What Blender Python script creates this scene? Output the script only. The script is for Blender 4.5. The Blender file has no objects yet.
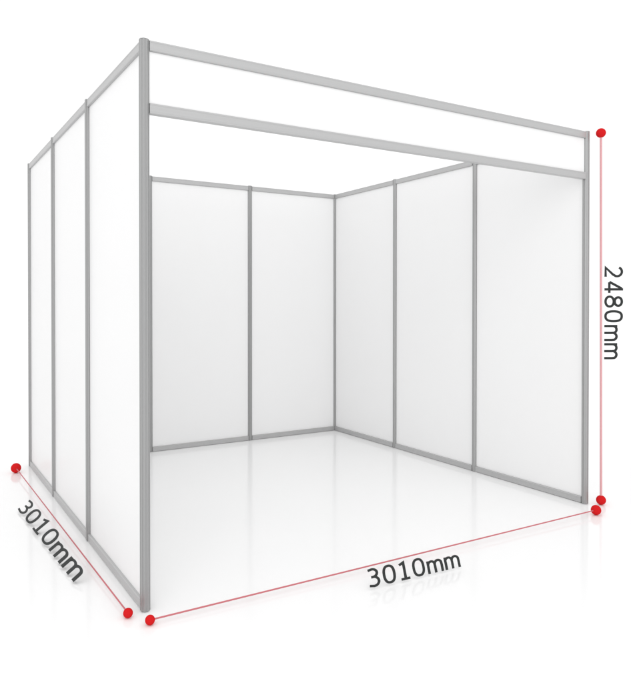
import bpy, bmesh, math
from mathutils import Vector, Matrix

scene = bpy.context.scene
COL = scene.collection

# ------------------------------------------------------------------ materials
def principled(name, col, rough=.5, metal=0., spec=.5):
    m = bpy.data.materials.new(name); m.use_nodes = True
    b = m.node_tree.nodes['Principled BSDF']
    b.inputs['Base Color'].default_value = (*col, 1)
    b.inputs['Roughness'].default_value = rough
    b.inputs['Metallic'].default_value = metal
    b.inputs['Specular IOR Level'].default_value = spec
    return m

def vary(m, col, amp, scale, rough=None, ramp=.06, stretch=(1, 1, 1)):
    """faint procedural unevenness of tone and gloss"""
    nt = m.node_tree; n = nt.nodes; l = nt.links
    b = n['Principled BSDF']
    tc = n.new('ShaderNodeTexCoord'); mp = n.new('ShaderNodeMapping')
    mp.inputs['Scale'].default_value = stretch
    nz = n.new('ShaderNodeTexNoise'); nz.inputs['Scale'].default_value = scale
    nz.inputs['Detail'].default_value = 4
    l.new(tc.outputs['Object'], mp.inputs['Vector']); l.new(mp.outputs['Vector'], nz.inputs['Vector'])
    cr = n.new('ShaderNodeMapRange')
    cr.inputs['From Min'].default_value = .3; cr.inputs['From Max'].default_value = .7
    cr.inputs['To Min'].default_value = 1 - amp; cr.inputs['To Max'].default_value = 1 + amp
    l.new(nz.outputs['Fac'], cr.inputs['Value'])
    vm = n.new('ShaderNodeVectorMath'); vm.operation = 'SCALE'
    vm.inputs[0].default_value = col
    l.new(cr.outputs['Result'], vm.inputs['Scale'])
    l.new(vm.outputs['Vector'], b.inputs['Base Color'])
    if rough is not None:
        rr = n.new('ShaderNodeMapRange')
        rr.inputs['From Min'].default_value = .3; rr.inputs['From Max'].default_value = .7
        rr.inputs['To Min'].default_value = rough - ramp; rr.inputs['To Max'].default_value = rough + ramp
        l.new(nz.outputs['Fac'], rr.inputs['Value']); l.new(rr.outputs['Result'], b.inputs['Roughness'])
    return m

POST_C = (.372, .374, .374)
RAIL_C = (.485, .486, .487)
M_POST = vary(principled('anodised_post', POST_C, .42, .55), POST_C, .02, 3, .42, .05, (30, 30, .6))
M_RAIL = vary(principled('anodised_rail', RAIL_C, .40, .35), RAIL_C, .02, 3, .40, .05, (.6, .6, 30))
M_CAP = principled('cap_plastic', (.30, .30, .305), .55)
M_PANEL = vary(principled('white_panel', (.89, .89, .891), .34, 0, .35), (.89, .89, .891), .004, 1.2, .34, .04)
M_FLOOR = vary(principled('glossy_white_floor', (.925, .925, .925), .105, 0, .20), (.925, .925, .925), .003, .8, .105, .02)
M_RED = principled('red_dot', (.62, .018, .020), 1, 0, 0)
M_LINE = principled('dimension_line', (.56, .16, .18), .6, 0, .2)
M_PALE = principled('pale_line', (.72, .38, .40), .6, 0, .2)
M_INK = principled('dark_lettering', (.030, .033, .033), .6, 0, .2)

# ------------------------------------------------------------------ helpers
def link(name, bm, mat, parent=None, smooth=False):
    bmesh.ops.recalc_face_normals(bm, faces=bm.faces)
    me = bpy.data.meshes.new(name); bm.to_mesh(me); bm.free()
    me.materials.append(mat)
    if smooth:
        for p in me.polygons: p.use_smooth = True
    o = bpy.data.objects.new(name, me); COL.objects.link(o)
    if parent: o.parent = parent
    return o

def empty(name, loc, label, cat):
    o = bpy.data.objects.new(name, None); COL.objects.link(o)
    o.location = loc; o.empty_display_size = .1
    o['label'] = label; o['category'] = cat
    return o

def prism(bm, prof, A, B, right, up):
    """extrude closed 2-D profile (along right, up) from A to B"""
    A, B = Vector(A), Vector(B); right, up = Vector(right), Vector(up)
    a = [bm.verts.new(A + right * x + up * y) for x, y in prof]
    b = [bm.verts.new(B + right * x + up * y) for x, y in prof]
    n = len(prof)
    for i in range(n):
        bm.faces.new((a[i], a[(i + 1) % n], b[(i + 1) % n], b[i]))
    bm.faces.new(a[::-1]); bm.faces.new(b)

def oct_profile(w=.0207, g=.0026, d=.0019, c=.0012):
    """slotted octagonal extrusion: a narrow groove in each of the eight faces"""
    P = []
    s = w * math.tan(math.pi / 8)
    for k in range(8):
        a = k * math.pi / 4
        n = Vector((math.cos(a), math.sin(a))); t = Vector((-n.y, n.x))
        for u, v in ((-s, 0), (-g - c, 0), (-g, -c), (-g, -d), (g, -d), (g, -c), (g + c, 0)):
            q = n * (w + v) + t * u
            P.append((q.x, q.y))
    return P

def rail_profile(h, t, c=.0025):
    """flat beam with chamfered long edges and a fine lip along top and bottom; x = thickness, y = height"""
    a, b = t / 2, h / 2
    return [(-a + c, -b), (a - c, -b), (a, -b + c), (a, -b + .0075), (a - .0012, -b + .0085),
            (a - .0012, b - .0085), (a, b - .0075), (a, b - c), (a - c, b), (-a + c, b),
            (-a, b - c), (-a, b - .0075), (-a + .0012, b - .0085), (-a + .0012, -b + .0085), (-a, -b + .0075), (-a, -b + c)]

# ------------------------------------------------------------------ setting
bm = bmesh.new()
S = 120
vs = [bm.verts.new(v) for v in ((-S, -S, 0), (S, -S, 0), (S, S, 0), (-S, S, 0))]
bm.faces.new(vs)
fl = link('floor', bm, M_FLOOR); fl['kind'] = 'structure'

# ------------------------------------------------------------------ booth
H = 2.48
booth = empty('exhibition_booth', (0, 0, 0),
              'open white shell scheme booth with grey aluminium posts, rails and a front fascia', 'exhibition booth')
posts = [(0, 0), (0, 1), (0, 2), (0, 3), (1, 3), (2, 3), (3, 3), (3, 2), (3, 1), (3, 0)]
proto = None
for i, (x, y) in enumerate(posts):
    if proto is None:
        bm = bmesh.new(); prism(bm, oct_profile(), (0, 0, .004), (0, 0, H - .003), (1, 0, 0), (0, 1, 0))
        p = link('post', bm, M_POST, booth)
        bm = bmesh.new(); s = .0202 * math.tan(math.pi / 8)
        o8 = [(.0202, -s), (.0202, s), (s, .0202), (-s, .0202), (-.0202, s), (-.0202, -s), (-s, -.0202), (s, -.0202)]
        prism(bm, o8, (0, 0, H - .0029), (0, 0, H), (1, 0, 0), (0, 1, 0))
        cap = link('post_cap', bm, M_CAP, p)
        bm = bmesh.new(); prism(bm, [(a * .8, b * .8) for a, b in o8], (0, 0, 0), (0, 0, .0039), (1, 0, 0), (0, 1, 0))
        foot = link('levelling_foot', bm, M_CAP, p)
        proto = p
    else:
        p = proto.copy(); COL.objects.link(p); p.parent = booth
        for ch in (cap, foot):
            c = ch.copy(); COL.objects.link(c); c.parent = p
    p.location = (x, y, 0)

RH, RT = .042, .031
def rail(name, a, b, zc, h=RH, t=RT, mat=None):
    A, B = Vector((*a, zc)), Vector((*b, zc)); d = (B - A).normalized()
    bm = bmesh.new()
    side = Vector((-d.y, d.x, 0))
    prism(bm, rail_profile(h, t), A + d * .0211, B - d * .0211, side, (0, 0, 1))
    return link(name, bm, mat or M_RAIL, booth)

def panel(name, a, b, z0, z1, t=.004):
    A, B = Vector((*a, (z0 + z1) / 2)), Vector((*b, (z0 + z1) / 2)); d = (B - A).normalized()
    bm = bmesh.new(); side = Vector((-d.y, d.x, 0)); h = (z1 - z0) / 2; c = .0005
    prof = [(-t/2 + c, -h), (t/2 - c, -h), (t/2, -h + c), (t/2, h - c), (t/2 - c, h), (-t/2 + c, h), (-t/2, h - c), (-t/2, -h + c)]
    prism(bm, prof, A + d * .0211, B - d * .0211, side, (0, 0, 1))
    return link(name, bm, M_PANEL, booth)

ZT = 2.4765 - RH / 2
ZB = .002 + RH / 2
for a, b in zip(posts[:-1], posts[1:]):
    rail('top_rail', a, b, ZT)
    rail('bottom_rail', a, b, ZB)
    panel('wall_panel', a, b, ZB + RH / 2 + .0003, ZT - RH / 2 - .0003)
# fascia across the open front
ZL = 2.161 + .0225
rail('fascia_beam', (0, 0), (3, 0), ZT - .001, .044, .033)
rail('fascia_beam', (0, 0), (3, 0), ZL, .045, .033)
panel('fascia_panel', (0, 0), (3, 0), ZL + .0225 + .0003, ZT - .001 - .022 - .0003, .005)

# ------------------------------------------------------------------ dimension markers
def arc(cx, cy, rx, ry, a0, a1, n=18):
    return [(cx + rx * math.cos(math.radians(a0 + (a1 - a0) * i / n)),
             cy + ry * math.sin(math.radians(a0 + (a1 - a0) * i / n))) for i in range(n + 1)]

SW = .128                     # stroke width, cap height = 1
k = SW / 2
def sup(cx, cy, rx, ry, n=40, e=2.5):
    P = []
    for i in range(n):
        a = 2 * math.pi * i / n; c, s = math.cos(a), math.sin(a)
        P.append((cx + rx * math.copysign(abs(c) ** (2 / e), c), cy + ry * math.copysign(abs(s) ** (2 / e), s)))
    return P + [P[0]]
GL = {
    '0': [sup(.33, .5, .33 - k, .5 - k)],
    '1': [[(.12, .83), (.35, 1 - k), (.35, k)], [(.12, k), (.58, k)]],
    '2': [arc(.305, .675, .245, .325 - k, 155, -18, 16) + arc(.05, .66, .47, .40, -20, -32, 2) + [(.09, k), (.58, k)]],
    '3': [[(.08, .90)] + arc(.29, .735, .23, .265 - k, 100, -90, 16) + [(.20, .53)],
          [(.28, .53)] + arc(.30, .30, .255, .235, 90, -100, 18) + [(.06, .11)]],
    '4': [[(.655, .265), (.08, .265)], [(.065, .27), (.42, .93)], [(.465, 1.0), (.465, .005)]],
    '8': [sup(.33, .745, .225, .255 - k, e=2.1), sup(.33, .285, .265, .285 - k, e=2.1)],
    'm': [[(k, 0.005), (k, .70)],
          [(k, .50)] + arc(.253, .475, .185, .185, 165, 20, 10) + [(.436, .40), (.436, .005)],
          [(.436, .50)] + arc(.625, .475, .185, .185, 165, 20, 10) + [(.81, .40), (.81, .005)]],
}
ADV = {'0': .79, '1': .79, '2': .79, '3': .79, '4': .79, '8': .79, 'm': .98}

def stroke(bm, pts, O, R, U, N, th):
    """one mitred ribbon of thickness th along pts; O origin, R/U unit-cap vectors, N normal"""
    closed = pts[0] == pts[-1] and len(pts) > 2
    P = [Vector(p) for p in (pts[:-1] if closed else pts)]
    n = len(P); L = []; Rr = []
    for i in range(n):
        a = P[i - 1] if (i > 0 or closed) else None
        b = P[(i + 1) % n] if (i < n - 1 or closed) else None
        d1 = (P[i] - a).normalized() if a is not None else None
        d2 = (b - P[i]).normalized() if b is not None else None
        d1 = d1 or d2; d2 = d2 or d1
        n1 = Vector((-d1.y, d1.x)); n2 = Vector((-d2.y, d2.x))
        m = (n1 + n2)
        m = m.normalized() if m.length > 1e-4 else n1
        s = min(k / max(.2, m.dot(n1)), k * 1.9)
        L.append(P[i] + m * s); Rr.append(P[i] - m * s)
    def v(p, z): return bm.verts.new(O + R * p.x + U * p.y + N * z)
    l0 = [v(p, 0) for p in L]; r0 = [v(p, 0) for p in Rr]; l1 = [v(p, th) for p in L]; r1 = [v(p, th) for p in Rr]
    for i in range(n if closed else n - 1):
        j = (i + 1) % n
        bm.faces.new((l0[i], l0[j], r0[j], r0[i])); bm.faces.new((l1[i], r1[i], r1[j], l1[j]))
        bm.faces.new((l0[i], l1[i], l1[j], l0[j])); bm.faces.new((r0[i], r0[j], r1[j], r1[i]))
    if not closed:
        bm.faces.new((l0[0], r0[0], r1[0], l1[0])); bm.faces.new((l0[-1], l1[-1], r1[-1], r0[-1]))

def lettering(text, O, R, U, parent):
    """R = vector of one cap height along the baseline, U = one cap height upwards"""
    O, R, U = Vector(O), Vector(R), Vector(U)
    N = R.cross(U).normalized()
    bm = bmesh.new(); x = 0; q = 0
    for i, ch in enumerate(text):
        for s in GL[ch]:
            stroke(bm, s, O + R * x, R, U, N, .0022 + .0003 * (q % 5)); q += 1
        nxt = text[i + 1] if i + 1 < len(text) else None
        x += ADV[ch]
        if ch != 'm' and nxt == 'm': x += .0
    return link('lettering', bm, M_INK, parent)

def rod(a, b, r, mat, parent, n=12):
    A, B = Vector(a), Vector(b); d = (B - A).normalized()
    s = Vector((0, 0, 1)) if abs(d.z) < .9 else Vector((1, 0, 0))
    r1 = d.cross(s).normalized(); u1 = r1.cross(d).normalized()
    bm = bmesh.new()
    prism(bm, [(r * math.cos(2*math.pi*i/n), r * math.sin(2*math.pi*i/n)) for i in range(n)], A, B, r1, u1)
    return link('line', bm, mat, parent)

def dot(c, r, parent):
    bm = bmesh.new(); bmesh.ops.create_uvsphere(bm, u_segments=32, v_segments=20, radius=r)
    o = link('end_dot', bm, M_RED, parent, True); o.location = c; return o

TXT_LEN = .79 * 4 + .98 + .91
def marker(c0, r0, c1, r1, rod_r, mat, label, loc=(0, 0, 0)):
    g = empty('dimension_marker', loc, label, 'dimension marker')
    c0, c1 = Vector(c0), Vector(c1)
    d = (c1 - c0).normalized()
    rod(c0 + d * r0 * .99, c1 - d * r1 * .99, rod_r, mat, g)
    dot(c0, r0, g); dot(c1, r1, g)
    return g

# depth line beside the left wall
g = marker((-.141, 2.827, .038), .038, (-.083, -.0265, .0205), .0205, .0034, M_LINE,
           'thin red line with red end dots reading 3010mm along the outer left wall')
A0, A1 = Vector((-.275, 1.787, .012)), Vector((-.209, .4265, .012))
lettering('3010mm', A0, (A1 - A0) / TXT_LEN, Vector((.076, 0, .054)), g)
# width line before the open front
g = marker((-.0227, -.1357, .0205), .0205, (2.852, -.1879, .031), .031, .0036, M_LINE,
           'thin red line with red end dots reading 3010mm across the open front')
B0, B1 = Vector((.954, -.3438, .012)), Vector((1.5074, -.3767, .012))
lettering('3010mm', B0, (B1 - B0) / TXT_LEN, Vector((0, .0267, .0797)), g)
# height line beside the right front post
VX, VY = 3.071, -.0706
g = marker((0, 0, .031), .031, (-.009, .005, 2.4646), .031, .0078, M_PALE,
           'upright pale red line with red end dots reading 2480mm beside the right front post', (VX, VY, 0))
lettering('2480mm', (.014, -.0085, 1.5855), (0, 0, -.1234), (.1056, -.0635, 0), g)

# ------------------------------------------------------------------ light
w = bpy.data.worlds.new('World'); scene.world = w; w.use_nodes = True
bg = w.node_tree.nodes['Background']
bg.inputs['Color'].default_value = (1, 1, 1, 1); bg.inputs['Strength'].default_value = 1.0

def area(name, loc, target, size, power):
    ld = bpy.data.lights.new(name, 'AREA'); ld.shape = 'SQUARE'; ld.size = size; ld.energy = power
    o = bpy.data.objects.new(name, ld); COL.objects.link(o); o.location = loc
    o.rotation_euler = (Vector(target) - Vector(loc)).to_track_quat('-Z', 'Y').to_euler()
    return o
area('softbox', (-4.6, -9.3, 4.8), (1.2, 1.0, 1.0), 11, 335)

# ------------------------------------------------------------------ camera
cd = bpy.data.cameras.new('camera'); cam = bpy.data.objects.new('camera', cd); COL.objects.link(cam)
cam.location = (-.896870, -2.826348, 1.341032)
cam.rotation_euler = (1.561907, 0, -.541359)
cd.sensor_fit = 'HORIZONTAL'; cd.sensor_width = 36
cd.lens = 664.673 / 631 * 36
cd.shift_x = (315.5 - 303.033) / 631
cd.shift_y = (308.8 - 341.5) / 631
cd.clip_end = 500
scene.camera = cam
scene.render.resolution_x = 946; scene.render.resolution_y = 1024
scene.view_settings.view_transform = 'Standard'; scene.view_settings.look = 'None'
scene.view_settings.exposure = .13; scene.view_settings.gamma = 1
scene.cycles.max_bounces = 10; scene.cycles.diffuse_bounces = 8
